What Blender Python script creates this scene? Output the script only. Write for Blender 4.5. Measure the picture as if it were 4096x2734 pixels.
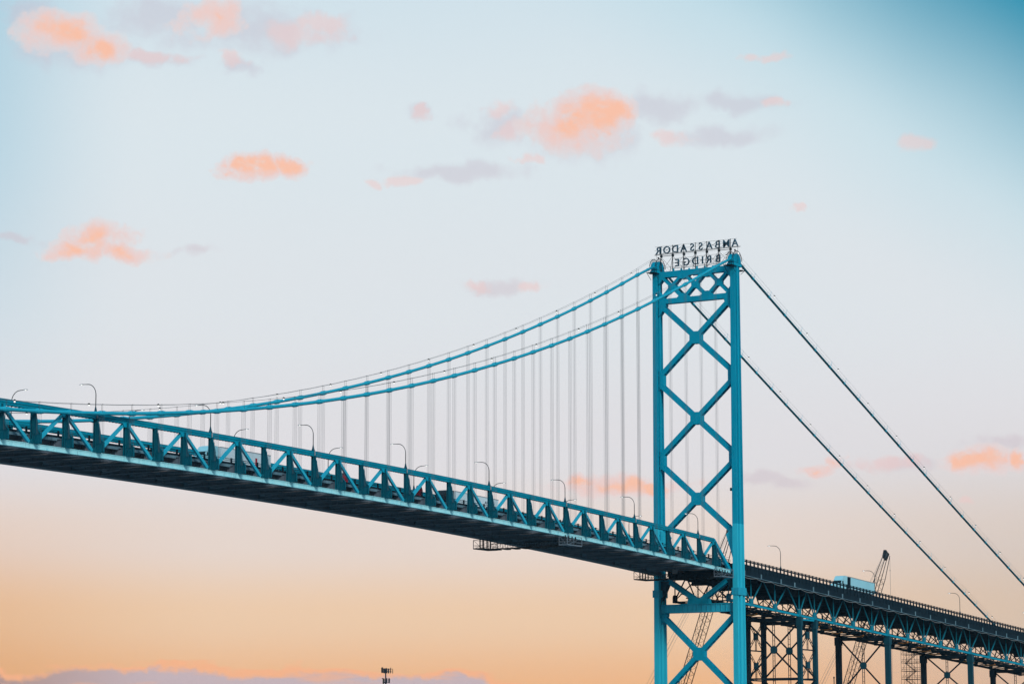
import bpy, math, random
from mathutils import Vector, Matrix
random.seed(7)
R = math.radians
scn = bpy.context.scene
for o in list(bpy.data.objects): bpy.data.objects.remove(o)
col = scn.collection

# ---------------------------------------------------------------- camera
CAM = Vector((-565.875, -287.829, 4.0))
YAW, PIT, ROL, FPX = 1.0314766, 0.1502143, -0.0011757, 10828.21
cd = bpy.data.cameras.new('camera'); cam = bpy.data.objects.new('camera', cd); col.objects.link(cam)
fw = Vector((math.sin(YAW)*math.cos(PIT), math.cos(YAW)*math.cos(PIT), math.sin(PIT)))
rt = Vector((math.cos(YAW), -math.sin(YAW), 0)); up = rt.cross(fw)
r2 = rt*math.cos(ROL)+up*math.sin(ROL); u2 = -rt*math.sin(ROL)+up*math.cos(ROL)
M = Matrix((r2, u2, -fw)).transposed().to_4x4(); M.translation = CAM
cam.matrix_world = M
cd.sensor_width = 36; cd.lens = 36*FPX/4096; cd.clip_start = 1; cd.clip_end = 60000
scn.camera = cam

# ---------------------------------------------------------------- view
vs = scn.view_settings
vs.view_transform = 'Standard'; vs.look = 'None'; vs.exposure = 0.0; vs.gamma = 1.0; vs.use_curve_mapping = False
scn.render.resolution_x, scn.render.resolution_y = 1024, 683

# ---------------------------------------------------------------- sun + sky
SUN_EL, SUN_AZ = 32.0, 214.0          # azimuth clockwise from +Y; low behind the camera's right shoulder
sd = bpy.data.lights.new('sun', 'SUN'); sd.energy = 1.9; sd.angle = R(18); sd.color = (1.0, 0.98, 0.95)
so = bpy.data.objects.new('sun', sd); col.objects.link(so)
sdir = Vector((math.sin(R(SUN_AZ))*math.cos(R(SUN_EL)), math.cos(R(SUN_AZ))*math.cos(R(SUN_EL)), math.sin(R(SUN_EL))))
so.rotation_euler = sdir.to_track_quat('Z', 'Y').to_euler()
so.location = (0, -100, 300)

w = bpy.data.worlds.new('World'); scn.world = w; w.use_nodes = True
nt = w.node_tree; nt.nodes.clear()
def N(t, **kw):
    n = nt.nodes.new(t)
    for k, v in kw.items(): setattr(n, k, v)
    return n
def L(a, b): nt.links.new(a, b)
def setin(sock, v):
    if hasattr(v, 'links') or hasattr(v, 'is_output'): L(v, sock)
    else: sock.default_value = v
def mth(op, a, b=None, c=None, clamp=False):
    n = N('ShaderNodeMath', operation=op, use_clamp=clamp); setin(n.inputs[0], a)
    if b is not None: setin(n.inputs[1], b)
    if c is not None: setin(n.inputs[2], c)
    return n.outputs[0]
def vmth(op, a, b=None, c=None):
    n = N('ShaderNodeVectorMath', operation=op); setin(n.inputs[0], a)
    if b is not None: setin(n.inputs[1], b)
    if c is not None: setin(n.inputs[2], c)
    return n.outputs['Value'] if op == 'LENGTH' else n.outputs[0]
def sstep(v, a, b):
    n = N('ShaderNodeMapRange', interpolation_type='SMOOTHSTEP'); setin(n.inputs[0], v)
    n.inputs[1].default_value = a; n.inputs[2].default_value = b
    return n.outputs[0]
def mixc(f, a, b):
    n = N('ShaderNodeMix', data_type='RGBA', clamp_factor=True); setin(n.inputs[0], f); setin(n.inputs[6], a); setin(n.inputs[7], b)
    return n.outputs[2]
def lin(r, g, b):
    f = lambda c: (c/255/12.92) if c/255 <= .04045 else ((c/255+.055)/1.055)**2.4
    return (f(r), f(g), f(b), 1)
tc = N('ShaderNodeTexCoord'); D = tc.outputs['Generated']
sx = N('ShaderNodeSeparateXYZ'); L(D, sx.inputs[0])
EL = mth('MULTIPLY', mth('ARCSINE', sx.outputs[2]), 180/math.pi)
AZ = mth('MULTIPLY', mth('ARCTAN2', sx.outputs[0], sx.outputs[1]), 180/math.pi)
AZ0 = math.degrees(YAW)
AZr = mth('SUBTRACT', AZ, AZ0)
# smooth sky: warm horizon -> pale lavender -> pale blue -> deeper teal blue overhead
def ramp(val, lo, hi, stops):
    m = N('ShaderNodeMapRange'); setin(m.inputs[0], val); m.inputs[1].default_value = lo; m.inputs[2].default_value = hi
    cr = N('ShaderNodeValToRGB'); L(m.outputs[0], cr.inputs[0]); e = cr.color_ramp.elements
    cr.color_ramp.interpolation = 'EASE'
    while len(e) < len(stops): e.new(0.5)
    for el, (p, c) in zip(e, stops): el.position = (p-lo)/(hi-lo); el.color = lin(*c)
    return cr.outputs[0]
sky = ramp(EL, -4, 60, [(-4, (220, 158, 108)), (1.2, (246, 184, 128)), (2.8, (240, 203, 168)), (4.4, (231, 214, 204)), (6.2, (224, 221, 224)),
                        (9.5, (222, 227, 231)), (13, (219, 229, 234)), (17, (206, 224, 233)), (26, (96, 172, 204)), (60, (40, 122, 162))])
# the sky turns bluer to the right of the afterglow and upward
bl = mth('ADD', mth('MULTIPLY', AZr, 0.072), mth('MULTIPLY', mth('SUBTRACT', EL, 8.6), 0.105))
nz0 = N('ShaderNodeTexNoise'); nz0.inputs['Scale'].default_value = 9; nz0.inputs['Detail'].default_value = 2; L(D, nz0.inputs['Vector'])
bl = mth('ADD', bl, mth('MULTIPLY', mth('SUBTRACT', nz0.outputs[0], .5), .12))
far = sstep(AZr, 130, 30)
sky = mixc(mth('MULTIPLY', mth('MULTIPLY', sstep(bl, .7, 1.35), far), .5), sky, lin(150, 208, 224))
sky = mixc(mth('MULTIPLY', sstep(bl, 1.0, 1.62), far), sky, lin(0, 140, 172))
sky = mixc(mth('MULTIPLY', sstep(AZr, -7.8, -12.5), mth('MULTIPLY', sstep(EL, 5, 14), .55)), sky, lin(118, 186, 212))
sky = mixc(mth('MULTIPLY', mth('MULTIPLY', sstep(AZr, 3.5, 12), sstep(EL, 7.5, 3.0)), .55), sky, lin(196, 182, 172))
sky = mixc(mth('MULTIPLY', mth('MULTIPLY', sstep(AZr, -5.5, -13), sstep(EL, 6.5, 1.5)), .55), sky, lin(222, 152, 78))
# a share of the physical sky
ns = N('ShaderNodeTexSky', sky_type='NISHITA'); ns.sun_disc = False; ns.sun_elevation = R(SUN_EL); ns.sun_rotation = R(SUN_AZ)
nsc = vmth('SCALE', ns.outputs[0]); nt.nodes[-1].inputs['Scale'].default_value = 0.07
sky = mixc(0.04, sky, nsc)
# clouds: ellipses in azimuth / elevation, broken up with noise
def az_el(px, py):
    d = fw + r2*((px-2048)/FPX) - u2*((py-1367)/FPX); d.normalize()
    return math.degrees(math.atan2(d.x, d.y))-AZ0, math.degrees(math.asin(d.z))
nzw = N('ShaderNodeTexNoise'); nzw.inputs['Scale'].default_value = 55; nzw.inputs['Detail'].default_value = 6; nzw.inputs['Roughness'].default_value = .6; L(D, nzw.inputs['Vector'])
AE = N('ShaderNodeCombineXYZ'); L(AZr, AE.inputs[0]); L(EL, AE.inputs[1])
warp = vmth('MULTIPLY', vmth('SUBTRACT', nzw.outputs['Color'], (.5, .5, .5)), (2.4, .75, 0))
P2 = vmth('ADD', AE.outputs[0], warp)
DEG = math.degrees(1/FPX)
def field(blobs):
    cur = None
    for (px, py, hw, hh) in blobs:
        a, e = az_el(px, py); iw, ih = 1/(hw*DEG), 1/(hh*DEG)
        q = vmth('MULTIPLY_ADD', P2, (iw, ih, 0), (-a*iw, -e*ih, 0)); ln = vmth('LENGTH', q)
        cur = ln if cur is None else mth('MINIMUM', cur, ln)
    return mth('SUBTRACT', 1.0, cur)
nzf = N('ShaderNodeTexNoise'); nzf.inputs['Scale'].default_value = 130; nzf.inputs['Detail'].default_value = 5; L(D, nzf.inputs['Vector'])
nf = mth('SUBTRACT', nzf.outputs[0], .5)
mauve = field([(620, 60, 330, 110), (1000, 120, 520, 130), (330, 200, 380, 110), (100, 60, 200, 90), (2640, 420, 230, 95), (2950, 410, 260, 60), (2900, 550, 290, 55), (2010, 500, 210, 120),
               (2330, 520, 300, 170), (780, 1005, 170, 32), (60, 955, 130, 30), (1850, 690, 340, 52), (3100, 1925, 170, 34), (1980, 1140, 230, 45), (4000, 1770, 160, 45), (3600, 1860, 170, 45), (960, 260, 120, 40), (650, 235, 140, 50), (1690, 450, 110, 45)])
orange = field([(230, 130, 200, 85), (400, 190, 200, 75), (850, 80, 150, 95), (2300, 500, 185, 130), (2400, 450, 140, 95), (1000, 670, 110, 62), (1110, 660, 130, 45),
                (390, 950, 150, 75), (300, 1000, 140, 48), (500, 1010, 150, 36), (2440, 1950, 260, 42), (2300, 1935, 110, 36), (2640, 1955, 150, 34), (3310, 1875, 90, 32), (3390, 1850, 40, 30), (3920, 1845, 150, 58), (4080, 1840, 80, 50)])
pink = field([(1290, 95, 120, 50), (1990, 430, 90, 50), (2060, 520, 80, 55), (2690, 550, 100, 45), (1690, 450, 70, 38), (3560, 1855, 130, 42), (3640, 580, 75, 42), (1640, 730, 110, 30), (2120, 645, 60, 28), (3050, 225, 80, 22), (1900, 1135, 110, 30),
              (2120, 1150, 70, 28), (930, 240, 80, 32), (650, 230, 100, 38), (1490, 742, 60, 22), (3165, 838, 42, 24), (3090, 410, 80, 32), (1180, 130, 200, 60), (3860, 1985, 60, 20)])
nz1 = N('ShaderNodeTexNoise'); nz1.inputs['Scale'].default_value = 30; nz1.inputs['Detail'].default_value = 3; L(D, nz1.inputs['Vector'])
nzf2 = N('ShaderNodeTexNoise'); nzf2.inputs['Scale'].default_value = 95; nzf2.inputs['Detail'].default_value = 7; nzf2.inputs['Roughness'].default_value = .65; L(vmth('MULTIPLY', D, (1, 1, 1.8)), nzf2.inputs['Vector'])
fm = mth('ADD', mauve, mth('MULTIPLY', nf, .9)); fo = mth('ADD', orange, mth('MULTIPLY', nf, .8))
sky = mixc(mth('MULTIPLY', sstep(fm, 0.0, 0.8), .5), sky, mixc(sstep(EL, 10, 13.5), lin(205, 192, 200), lin(196, 192, 205)))
fp_ = mth('ADD', pink, mth('MULTIPLY', nf, .9))
sky = mixc(mth('MULTIPLY', sstep(fp_, -.1, .7), .5), sky, lin(236, 200, 196))
sky = mixc(mth('MULTIPLY', sstep(fo, -.12, .16), .55), sky, lin(228, 212, 211))
sky = mixc(mth('MULTIPLY', mth('MULTIPLY', sstep(fo, 0.04, .55), sstep(nzf2.outputs[0], .15, .5)), .86), sky, mixc(sstep(mth('ADD', fo, mth('MULTIPLY', mth('SUBTRACT', nz1.outputs[0], .5), 1.6)), .35, .95), lin(234, 202, 196), lin(249, 187, 156)))
# low bank of cloud on the horizon, left of the tower
bn = N('ShaderNodeTexNoise'); bn.inputs['Scale'].default_value = 26; bn.inputs['Detail'].default_value = 6; bn.inputs['Roughness'].default_value = .68; L(D, bn.inputs['Vector'])
bs = N('ShaderNodeTexNoise'); bs.inputs['Scale'].default_value = 22; bs.inputs['Detail'].default_value = 5; L(vmth('MULTIPLY', D, (1, 1, 7)), bs.inputs['Vector'])
e2, _ = az_el(2048, 0)
bank_top = mth('ADD', mth('MULTIPLY_ADD', mth('SUBTRACT', bn.outputs[0], .5), 1.0, 1.66), mth('MULTIPLY', AZr, -.012))
bank_top = mth('SUBTRACT', bank_top, mth('MULTIPLY', sstep(AZr, -1.5, 2.0), .5))
bd = mth('SUBTRACT', bank_top, EL)
sky = mixc(mth('MULTIPLY', sstep(mth('ADD', bd, mth('MULTIPLY', mth('SUBTRACT', bs.outputs[0], .5), .9)), -.06, .08), .85), sky, lin(252, 180, 132))
sky = mixc(mth('MULTIPLY', sstep(mth('ADD', bd, mth('MULTIPLY', nf, .35)), .04, .2), .85), sky, mixc(mth('MULTIPLY', sstep(bs.outputs[0], .52, .66), .75), mixc(sstep(AZr, -11, -7), lin(166, 142, 140), lin(192, 180, 190)), lin(240, 180, 145)))
bg = N('ShaderNodeBackground'); L(sky, bg.inputs[0]); bg.inputs[1].default_value = 1.04
wo = N('ShaderNodeOutputWorld'); L(bg.outputs[0], wo.inputs[0])

# ---------------------------------------------------------------- materials
MATS = {}
def mat(name, c, c2=None, rough=.5, metal=0., scale=.35, streak=True, grime=None, gamt=.25, emit=0., spec=.15):
    m = bpy.data.materials.new(name); m.use_nodes = True; t = m.node_tree; b = t.nodes['Principled BSDF']
    geo = t.nodes.new('ShaderNodeNewGeometry')
    mp = t.nodes.new('ShaderNodeVectorMath'); mp.operation = 'MULTIPLY'; t.links.new(geo.outputs['Position'], mp.inputs[0])
    mp.inputs[1].default_value = (1, 1, .22 if streak else 1)
    nz = t.nodes.new('ShaderNodeTexNoise'); nz.inputs['Scale'].default_value = scale; nz.inputs['Detail'].default_value = 7; nz.inputs['Roughness'].default_value = .65
    t.links.new(mp.outputs[0], nz.inputs['Vector'])
    cr = t.nodes.new('ShaderNodeMapRange'); cr.inputs[1].default_value = .32; cr.inputs[2].default_value = .68; t.links.new(nz.outputs[0], cr.inputs[0])
    mx = t.nodes.new('ShaderNodeMix'); mx.data_type = 'RGBA'; t.links.new(cr.outputs[0], mx.inputs[0])
    c2 = c2 or tuple(x*.8 for x in c)
    mx.inputs[6].default_value = (*c, 1); mx.inputs[7].default_value = (*c2, 1)
    outc = mx.outputs[2]
    if grime:
        n2 = t.nodes.new('ShaderNodeTexNoise'); n2.inputs['Scale'].default_value = 1.6; n2.inputs['Detail'].default_value = 8; n2.inputs['Roughness'].default_value = .75; t.links.new(mp.outputs[0], n2.inputs['Vector'])
        r = t.nodes.new('ShaderNodeMapRange'); r.inputs[1].default_value = .55; r.inputs[2].default_value = .75; r.inputs[4].default_value = gamt; t.links.new(n2.outputs[0], r.inputs[0])
        m2 = t.nodes.new('ShaderNodeMix'); m2.data_type = 'RGBA'; t.links.new(r.outputs[0], m2.inputs[0]); t.links.new(outc, m2.inputs[6]); m2.inputs[7].default_value = (*grime, 1); outc = m2.outputs[2]
    t.links.new(outc, b.inputs['Base Color'])
    b.inputs['Roughness'].default_value = rough; b.inputs['Metallic'].default_value = metal
    b.inputs['Specular IOR Level'].default_value = spec
    if emit: b.inputs['Emission Color'].default_value = (*c, 1); b.inputs['Emission Strength'].default_value = emit
    MATS[name] = m; return m
DK = (.02, .03, .04)
mat('teal', (.0, .345, .50), (.0, .29, .42), grime=DK, gamt=.32, spec=.05)
mat('teal_new', (.03, .54, .68), (.02, .46, .60), grime=DK, gamt=.1, spec=.05)
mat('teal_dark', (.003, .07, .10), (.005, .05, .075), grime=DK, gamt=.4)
mat('teal_shaded', (.002, .13, .18), (.004, .085, .12), scale=1.2, grime=DK, gamt=.45, spec=.05)  # teal darkened to paint in the shade of fins turned from the light
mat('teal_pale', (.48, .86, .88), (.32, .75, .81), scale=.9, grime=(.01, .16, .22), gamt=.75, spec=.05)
mat('teal_mid', (.03, .45, .60), (.015, .36, .50), grime=DK, gamt=.25, spec=.05)
mat('cable_paint', (.02, .40, .54), (.01, .34, .47), streak=False, scale=.6)
mat('rope', (.14, .15, .16), rough=.6)
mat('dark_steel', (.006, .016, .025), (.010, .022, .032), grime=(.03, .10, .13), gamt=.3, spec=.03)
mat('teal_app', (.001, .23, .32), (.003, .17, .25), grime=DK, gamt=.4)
mat('teal_chord', (.0, .28, .39), (.0, .22, .32), grime=DK, gamt=.3, spec=.05)
mat('cable_shaded', (.003, .12, .17), (.003, .10, .14), streak=False)  # cable paint darkened: the backstays' shade is put into the colour
mat('rust_flange', (.62, .44, .38), (.42, .30, .28), rough=.8, scale=1.5)
mat('under_steel', (.14, .19, .23), (.17, .19, .22), grime=(.16, .15, .16), gamt=.4)  # lighter copy of dark_steel; colour raised to offset the shade under the deck
mat('black_steel', (.022, .026, .03), rough=.6)
mat('sign_steel', (.05, .11, .155), (.08, .16, .22), rough=.6, scale=2)
mat('asphalt', (.07, .07, .075), rough=.9, streak=False)
mat('concrete', (.32, .33, .33), (.22, .24, .25), rough=.85, grime=(.08, .08, .08))
mat('pale_edge', (.16, .27, .32), (.08, .15, .19), scale=.8, grime=DK, gamt=.5)
mat('rust', (.26, .15, .12), (.16, .11, .10), rough=.8, scale=1)
mat('orange_hose', (.75, .26, .04), rough=.6)
mat('galv', (.40, .42, .44), (.30, .32, .34), rough=.45, metal=.3)
mat('pole_steel', (.05, .055, .06), rough=.5)
mat('lamp_lens', (1.0, .96, .9), rough=.3, emit=.75)
mat('white_box', (.70, .80, .83), (.64, .74, .78), rough=.45, streak=False, grime=(.3, .33, .35), gamt=.3)
mat('blue_white', (.38, .72, .80), (.34, .66, .75), rough=.4, streak=False)
mat('black_paint', (.018, .016, .02), rough=.35)
mat('red_paint', (.42, .02, .035), (.36, .018, .03), rough=.5, streak=False)
mat('dark_glass', (.01, .02, .025), rough=.1)
mat('tyre', (.015, .015, .015), rough=.9)
mat('ink', (.05, .08, .12), rough=.6)
mat('water', (.09, .13, .16), rough=.12, streak=False, scale=.02)
mat('ground', (.11, .11, .10), (.08, .09, .07), rough=.95, streak=False, scale=.03)
mat('crane_paint', (.05, .036, .028), (.03, .025, .022), rough=.6)
mat('antenna', (.015, .02, .03), rough=.6)
mat('antenna_lit', (.55, .28, .12), rough=.6)  # antenna copy with warm light painted into the base colour
mat('stone', (.30, .29, .27), (.22, .22, .21), rough=.9, grime=(.08, .08, .07))

# ---------------------------------------------------------------- mesh helpers
class MB:
    def __init__(s): s.v = []; s.f = []
    def add(s, v, f):
        n = len(s.v); s.v += [tuple(p) for p in v]; s.f += [tuple(i+n for i in q) for q in f]; return s
    def box(s, x0, x1, y0, y1, z0, z1):
        return s.add([(x0,y0,z0),(x1,y0,z0),(x1,y1,z0),(x0,y1,z0),(x0,y0,z1),(x1,y0,z1),(x1,y1,z1),(x0,y1,z1)],
                     [(3,2,1,0),(4,5,6,7),(0,1,5,4),(1,2,6,5),(2,3,7,6),(3,0,4,7)])
    def beam(s, p, q, w, h, upv=(0,0,1)):      # w across (side), h along up
        p, q = Vector(p), Vector(q); d = (q-p).normalized(); U = Vector(upv)
        sd = d.cross(U)
        if sd.length < 1e-4: sd = d.cross(Vector((1,0,0)))
        sd.normalize(); U = sd.cross(d).normalized(); a = sd*(w/2); b = U*(h/2)
        return s.add([p-a-b,p+a-b,p+a+b,p-a+b,q-a-b,q+a-b,q+a+b,q-a+b], [(3,2,1,0),(4,5,6,7),(0,1,5,4),(1,2,6,5),(2,3,7,6),(3,0,4,7)])
    def ibeam(s, p, q, w, h, upv=(0,0,1), t=.06):
        p, q = Vector(p), Vector(q); d = (q-p).normalized(); U = Vector(upv); sd = d.cross(U).normalized(); U = sd.cross(d).normalized()
        o = U*(h/2-t/2)
        s.beam(p+o, q+o, w, t, U); s.beam(p-o, q-o, w, t, U); s.beam(p, q, t, h-2*t, U); return s
    def prism(s, pts, vec):
        n = len(pts); vec = Vector(vec); a = [Vector(p) for p in pts]; b = [p+vec for p in a]
        nr = Vector((0,0,0))
        for i in range(n): nr += a[i].cross(a[(i+1) % n])
        if nr.dot(vec) > 0: base, topf = list(range(n))[::-1], list(range(n, 2*n)); sides = [(i,(i+1)%n,(i+1)%n+n,i+n) for i in range(n)]
        else: base, topf = list(range(n)), list(range(n, 2*n))[::-1]; sides = [((i+1)%n,i,i+n,(i+1)%n+n) for i in range(n)]
        return s.add(a+b, [tuple(base), tuple(topf)]+sides)
    def tube(s, pts, r, n=8, caps=True):
        pts = [Vector(p) for p in pts]; rs = r if isinstance(r, (list, tuple)) else [r]*len(pts)
        ring = []; pv = None
        for i, p in enumerate(pts):
            d = (pts[min(i+1, len(pts)-1)]-pts[max(i-1, 0)]).normalized()
            if pv is None:
                pv = d.cross(Vector((0,1,0)))
                if pv.length < .1: pv = d.cross(Vector((1,0,0)))
            a = (pv-d*pv.dot(d)).normalized(); b = d.cross(a); pv = a
            ring.append([p+(a*math.cos(2*math.pi*k/n)+b*math.sin(2*math.pi*k/n))*rs[i] for k in range(n)])
        v = [q for g in ring for q in g]; f = []
        for i in range(len(pts)-1):
            for k in range(n): f.append((i*n+k, i*n+(k+1)%n, (i+1)*n+(k+1)%n, (i+1)*n+k))
        if caps: f += [tuple(range(n))[::-1], tuple(range((len(pts)-1)*n, len(pts)*n))]
        return s.add(v, f)
    def sweep(s, sec, path):                   # sec: closed [(y,z)], path: [(x,y,z)]
        n = len(sec); v = [(px, py+y, pz+z) for (px,py,pz) in path for (y,z) in sec]; f = []
        for i in range(len(path)-1):
            for k in range(n): f.append((i*n+k, (i+1)*n+k, (i+1)*n+(k+1)%n, i*n+(k+1)%n))
        f += [tuple(range(n)), tuple(range((len(path)-1)*n, len(path)*n))[::-1]]
        return s.add(v, f)
    def sphere(s, c, r, n=8, m=6, sz=1.):
        c = Vector(c); v = [c+Vector((0,0,r*sz))]; f = []
        for j in range(1, m):
            for k in range(n):
                a, b = math.pi*j/m, 2*math.pi*k/n; v.append(c+Vector((r*math.sin(a)*math.cos(b), r*math.sin(a)*math.sin(b), r*sz*math.cos(a))))
        v.append(c-Vector((0,0,r*sz))); e = len(v)-1
        for k in range(n): f += [(0,1+k,1+(k+1)%n), (e,1+(m-2)*n+(k+1)%n,1+(m-2)*n+k)]
        for j in range(m-2):
            for k in range(n): f.append((1+j*n+k,1+(j+1)*n+k,1+(j+1)*n+(k+1)%n,1+j*n+(k+1)%n))
        return s.add(v, f)
    def lathe(s, prof, c=(0,0,0), n=12, axis='z'):
        v = []; f = []
        for (r, h) in prof:
            for k in range(n):
                a = 2*math.pi*k/n
                p = (r*math.cos(a), r*math.sin(a), h) if axis == 'z' else (r*math.cos(a), h, r*math.sin(a))
                v.append((p[0]+c[0], p[1]+c[1], p[2]+c[2]))
        m = len(prof)
        for i in range(m-1):
            for k in range(n): f.append((i*n+k, i*n+(k+1)%n, (i+1)*n+(k+1)%n, (i+1)*n+k))
        f += [tuple(range(n))[::-1], tuple(range((m-1)*n, m*n))]
        if axis != 'z': f = [q[::-1] for q in f]
        return s.add(v, f)
    def mesh(s, name, m, off=(0,0,0), smooth=False):
        me = bpy.data.meshes.new(name); ox, oy, oz = off
        me.from_pydata([(a-ox, b-oy, c-oz) for a, b, c in s.v], [], s.f); me.materials.append(MATS[m])
        if smooth: me.polygons.foreach_set('use_smooth', [True]*len(me.polygons))
        me.update(); return me
ORG = {}
def thing(name, label, cat, loc, group=None):
    o = bpy.data.objects.new(name, None); col.objects.link(o); o.location = loc; o.empty_display_size = .5
    o['label'] = label; o['category'] = cat
    if group: o['group'] = group
    ORG[o.name] = Vector(loc); return o
def part(name, mb, m, par, smooth=False, label=None, local=False):   # mesh given in world coordinates (or in the thing's own, if local)
    off = (0,0,0) if (local or par is None) else ORG[par.name]
    o = bpy.data.objects.new(name, mb.mesh(name, m, off, smooth)); col.objects.link(o)
    if par is not None: o.parent = par; ORG[o.name] = ORG[par.name]
    if label: o['label'] = label
    return o
def inst(name, me, par, wloc, rot=None, scale=None):                 # a part that shares mesh data
    o = bpy.data.objects.new(name, me); col.objects.link(o); o.parent = par; o.location = Vector(wloc)-ORG[par.name]
    if rot: o.rotation_euler = rot
    if scale: o.scale = scale
    ORG[o.name] = Vector(wloc); return o
def copy_tree(o, parent=None):
    c = o.copy(); col.objects.link(c)
    if parent is not None: c.parent = parent
    for ch in list(o.children): copy_tree(ch, c)
    return c
def struct(name, mb, m):
    o = part(name, mb, m, None); o['kind'] = 'structure'; return o
def text_mesh(txt, size, m, depth=.06, bold=.0, align='CENTER'):
    cu = bpy.data.curves.new('t', 'FONT'); cu.body = txt; cu.size = size; cu.extrude = depth; cu.offset = bold; cu.align_x = align; cu.resolution_u = 3
    o = bpy.data.objects.new('t', cu); col.objects.link(o); bpy.context.view_layer.update()
    me = bpy.data.meshes.new_from_object(o.evaluated_get(bpy.context.evaluated_depsgraph_get()))
    bpy.data.objects.remove(o); me.materials.clear(); me.materials.append(MATS[m]); return me
ORD = ['first','second','third','fourth','fifth','sixth','seventh','eighth','ninth','tenth','eleventh','twelfth']

# ---------------------------------------------------------------- bridge profile
PAN, D0, NK = 7.5807, 10.187, 41
XK = [-(D0+PAN*k) for k in range(NK)]
YC, YT, DEP = 10.21, 8.89, 7.14            # cable plane, truss plane, truss depth
def ztop(x): t = -x/100; return 51.84+5.28685*t-1.1696*t*t
def zbot(x): return ztop(x)-DEP
def zroad(x): return ztop(x)-4.4 if x <= 0 else 47.44-.0495*x
def zcab(x): t = -x/100; return 119.708-44.3654*t+7.5713*t*t
def zsb(x): return 38.92-.0511*x            # bottom chord of the approach truss
XS_END = 236.0

# ---------------------------------------------------------------- setting: river and far bank
b = MB(); n = 24
b.add([(-3000,-3000,0),(22,-3000,0),(22,3000,0),(-3000,3000,0)], [(0,1,2,3)]); struct('river', b, 'water')
b = MB(); b.add([(18,-3000,-3),(24,-3000,2.6),(24,3000,2.6),(18,3000,-3),(3000,3000,2.6),(3000,-3000,2.6)], [(0,1,2,3),(1,5,4,2)]); struct('ground', b, 'ground')

# ================================================================ TOWER
TW = thing('bridge_tower', 'tall teal steel suspension bridge tower with two legs and stacked X bracing', 'bridge tower', (0,0,0))
LEG = [(-1,.62),(-.72,.62),(-.70,.22),(-.30,.22),(-.30,.70),(-.10,.80),(.10,.80),(.30,.70),(.30,.22),(.70,.22),(.72,.62),(1,.62)]
LEG = LEG+[(x,-y) for x, y in LEG[::-1]]
def leg_a(z): return 4.25-(z-21)*(4.25-2.6)/(116-21)
def leg(y, z0, z1, sec=1.0):
    m = MB(); n = len(LEG); zs = [z0+(z1-z0)*i/6 for i in range(7)]
    v = [(fx*leg_a(z)/2*sec, y+fy*sec, z) for z in zs for fx, fy in LEG]; f = []
    for i in range(6):
        for k in range(n): f.append((i*n+(k+1)%n, i*n+k, (i+1)*n+k, (i+1)*n+(k+1)%n))
    f += [tuple(range(n)), tuple(range(6*n, 7*n))[::-1]]
    return m.add(v, f)
YL = 10.3
for s in (-1, 1):
    lg = part('leg', leg(s*YL, 56.3, 117.2), 'teal', TW)
    for zz in (110, 91, 72):   # splice plates
        m = MB(); m.box(-leg_a(zz)*.5-.03, -leg_a(zz)*.5+.01, s*YL-.55, s*YL+.55, zz-5.2, zz-4.4)
        part('splice_plate', m, 'teal', lg)
    part('leg_base', leg(s*YL, 4.5, 56.3), 'teal_new', TW, label='lighter repainted lower half of the leg')
    m = MB(); a = leg_a(40)/2+.12
    m.box(-a, a, s*YL-.92, s*YL+.92, 39.8, 41.5)
    for q in range(5): m.box(-a-.08, -a+.02, s*YL-.8+q*.38, s*YL-.72+q*.38, 39.9, 41.4)
    for q in range(7): m.box(-a+.3+q*.5, -a+.38+q*.5, s*YL-.99, s*YL+.99, 39.9, 41.4)
    part('leg_collar', m, 'teal_mid', TW)
BX = .66
def brace(p, q, w, m='teal'):                # p, q = (y, z): front plate, rear plate, recessed core with cross battens
    P, Q = Vector((0,)+p), Vector((0,)+q); d = (Q-P).normalized(); sd = Vector((0,-d.z,d.y)); mb = MB()
    for x in (-BX, BX): mb.beam(P+Vector((x,0,0)), Q+Vector((x,0,0)), .10, w, sd)
    mb.beam(P, Q, 2*BX-.1, w*.55, sd)
    n = int((Q-P).length/1.6)
    for i in range(1, n):
        c = P+d*(i*(Q-P).length/n); mb.beam(c-sd*(w*.49), c+sd*(w*.49), 2*BX-.1, .12, d)
    return part('brace', mb, m, TW)
def gusset(pts, m='teal', x=BX+.07, name='gusset', t=.05):
    mb = MB(); mb.prism([(-x,y,z) for y, z in pts], (2*x,0,0))
    return part(name, mb, m, TW)
YI = YL-.66
# portal at the top
def strut(y0, y1, z0, z1, m='teal', name='strut'):
    mb = MB(); mb.box(-BX-.06,-BX+.06,y0,y1,z0,z1); mb.box(BX-.06,BX+.06,y0,y1,z0,z1); mb.box(-BX+.06,BX-.06,y0,y1,z0+.08,z0+.2); mb.box(-BX+.06,BX-.06,y0,y1,z1-.2,z1-.08)
    return part(name, mb, m, TW)
strut(-YI, YI, 115.9, 117.3); strut(-YI, YI, 109.5, 110.75)
px3 = [-9.3, -3.1, 3.1, 9.3]
for i in range(3):
    a, c = px3[i], px3[i+1]; brace((a, 110.5), (c, 116.6), .72); brace((a, 116.6), (c, 110.5), .72)
    ym = (a+c)/2; zm = 113.55; gusset([(ym-.85,zm-.35),(ym-.35,zm-.85),(ym+.35,zm-.85),(ym+.85,zm-.35),(ym+.85,zm+.35),(ym+.35,zm+.85),(ym-.35,zm+.85),(ym-.85,zm+.35)])
for y in (-3.1, 3.1):
    gusset([(y-1.7,110.7),(y+1.7,110.7),(y+.5,111.75),(y-.5,111.75)]); gusset([(y-1.7,115.95),(y-.5,115.2),(y+.5,115.2),(y+1.7,115.95)])
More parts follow.
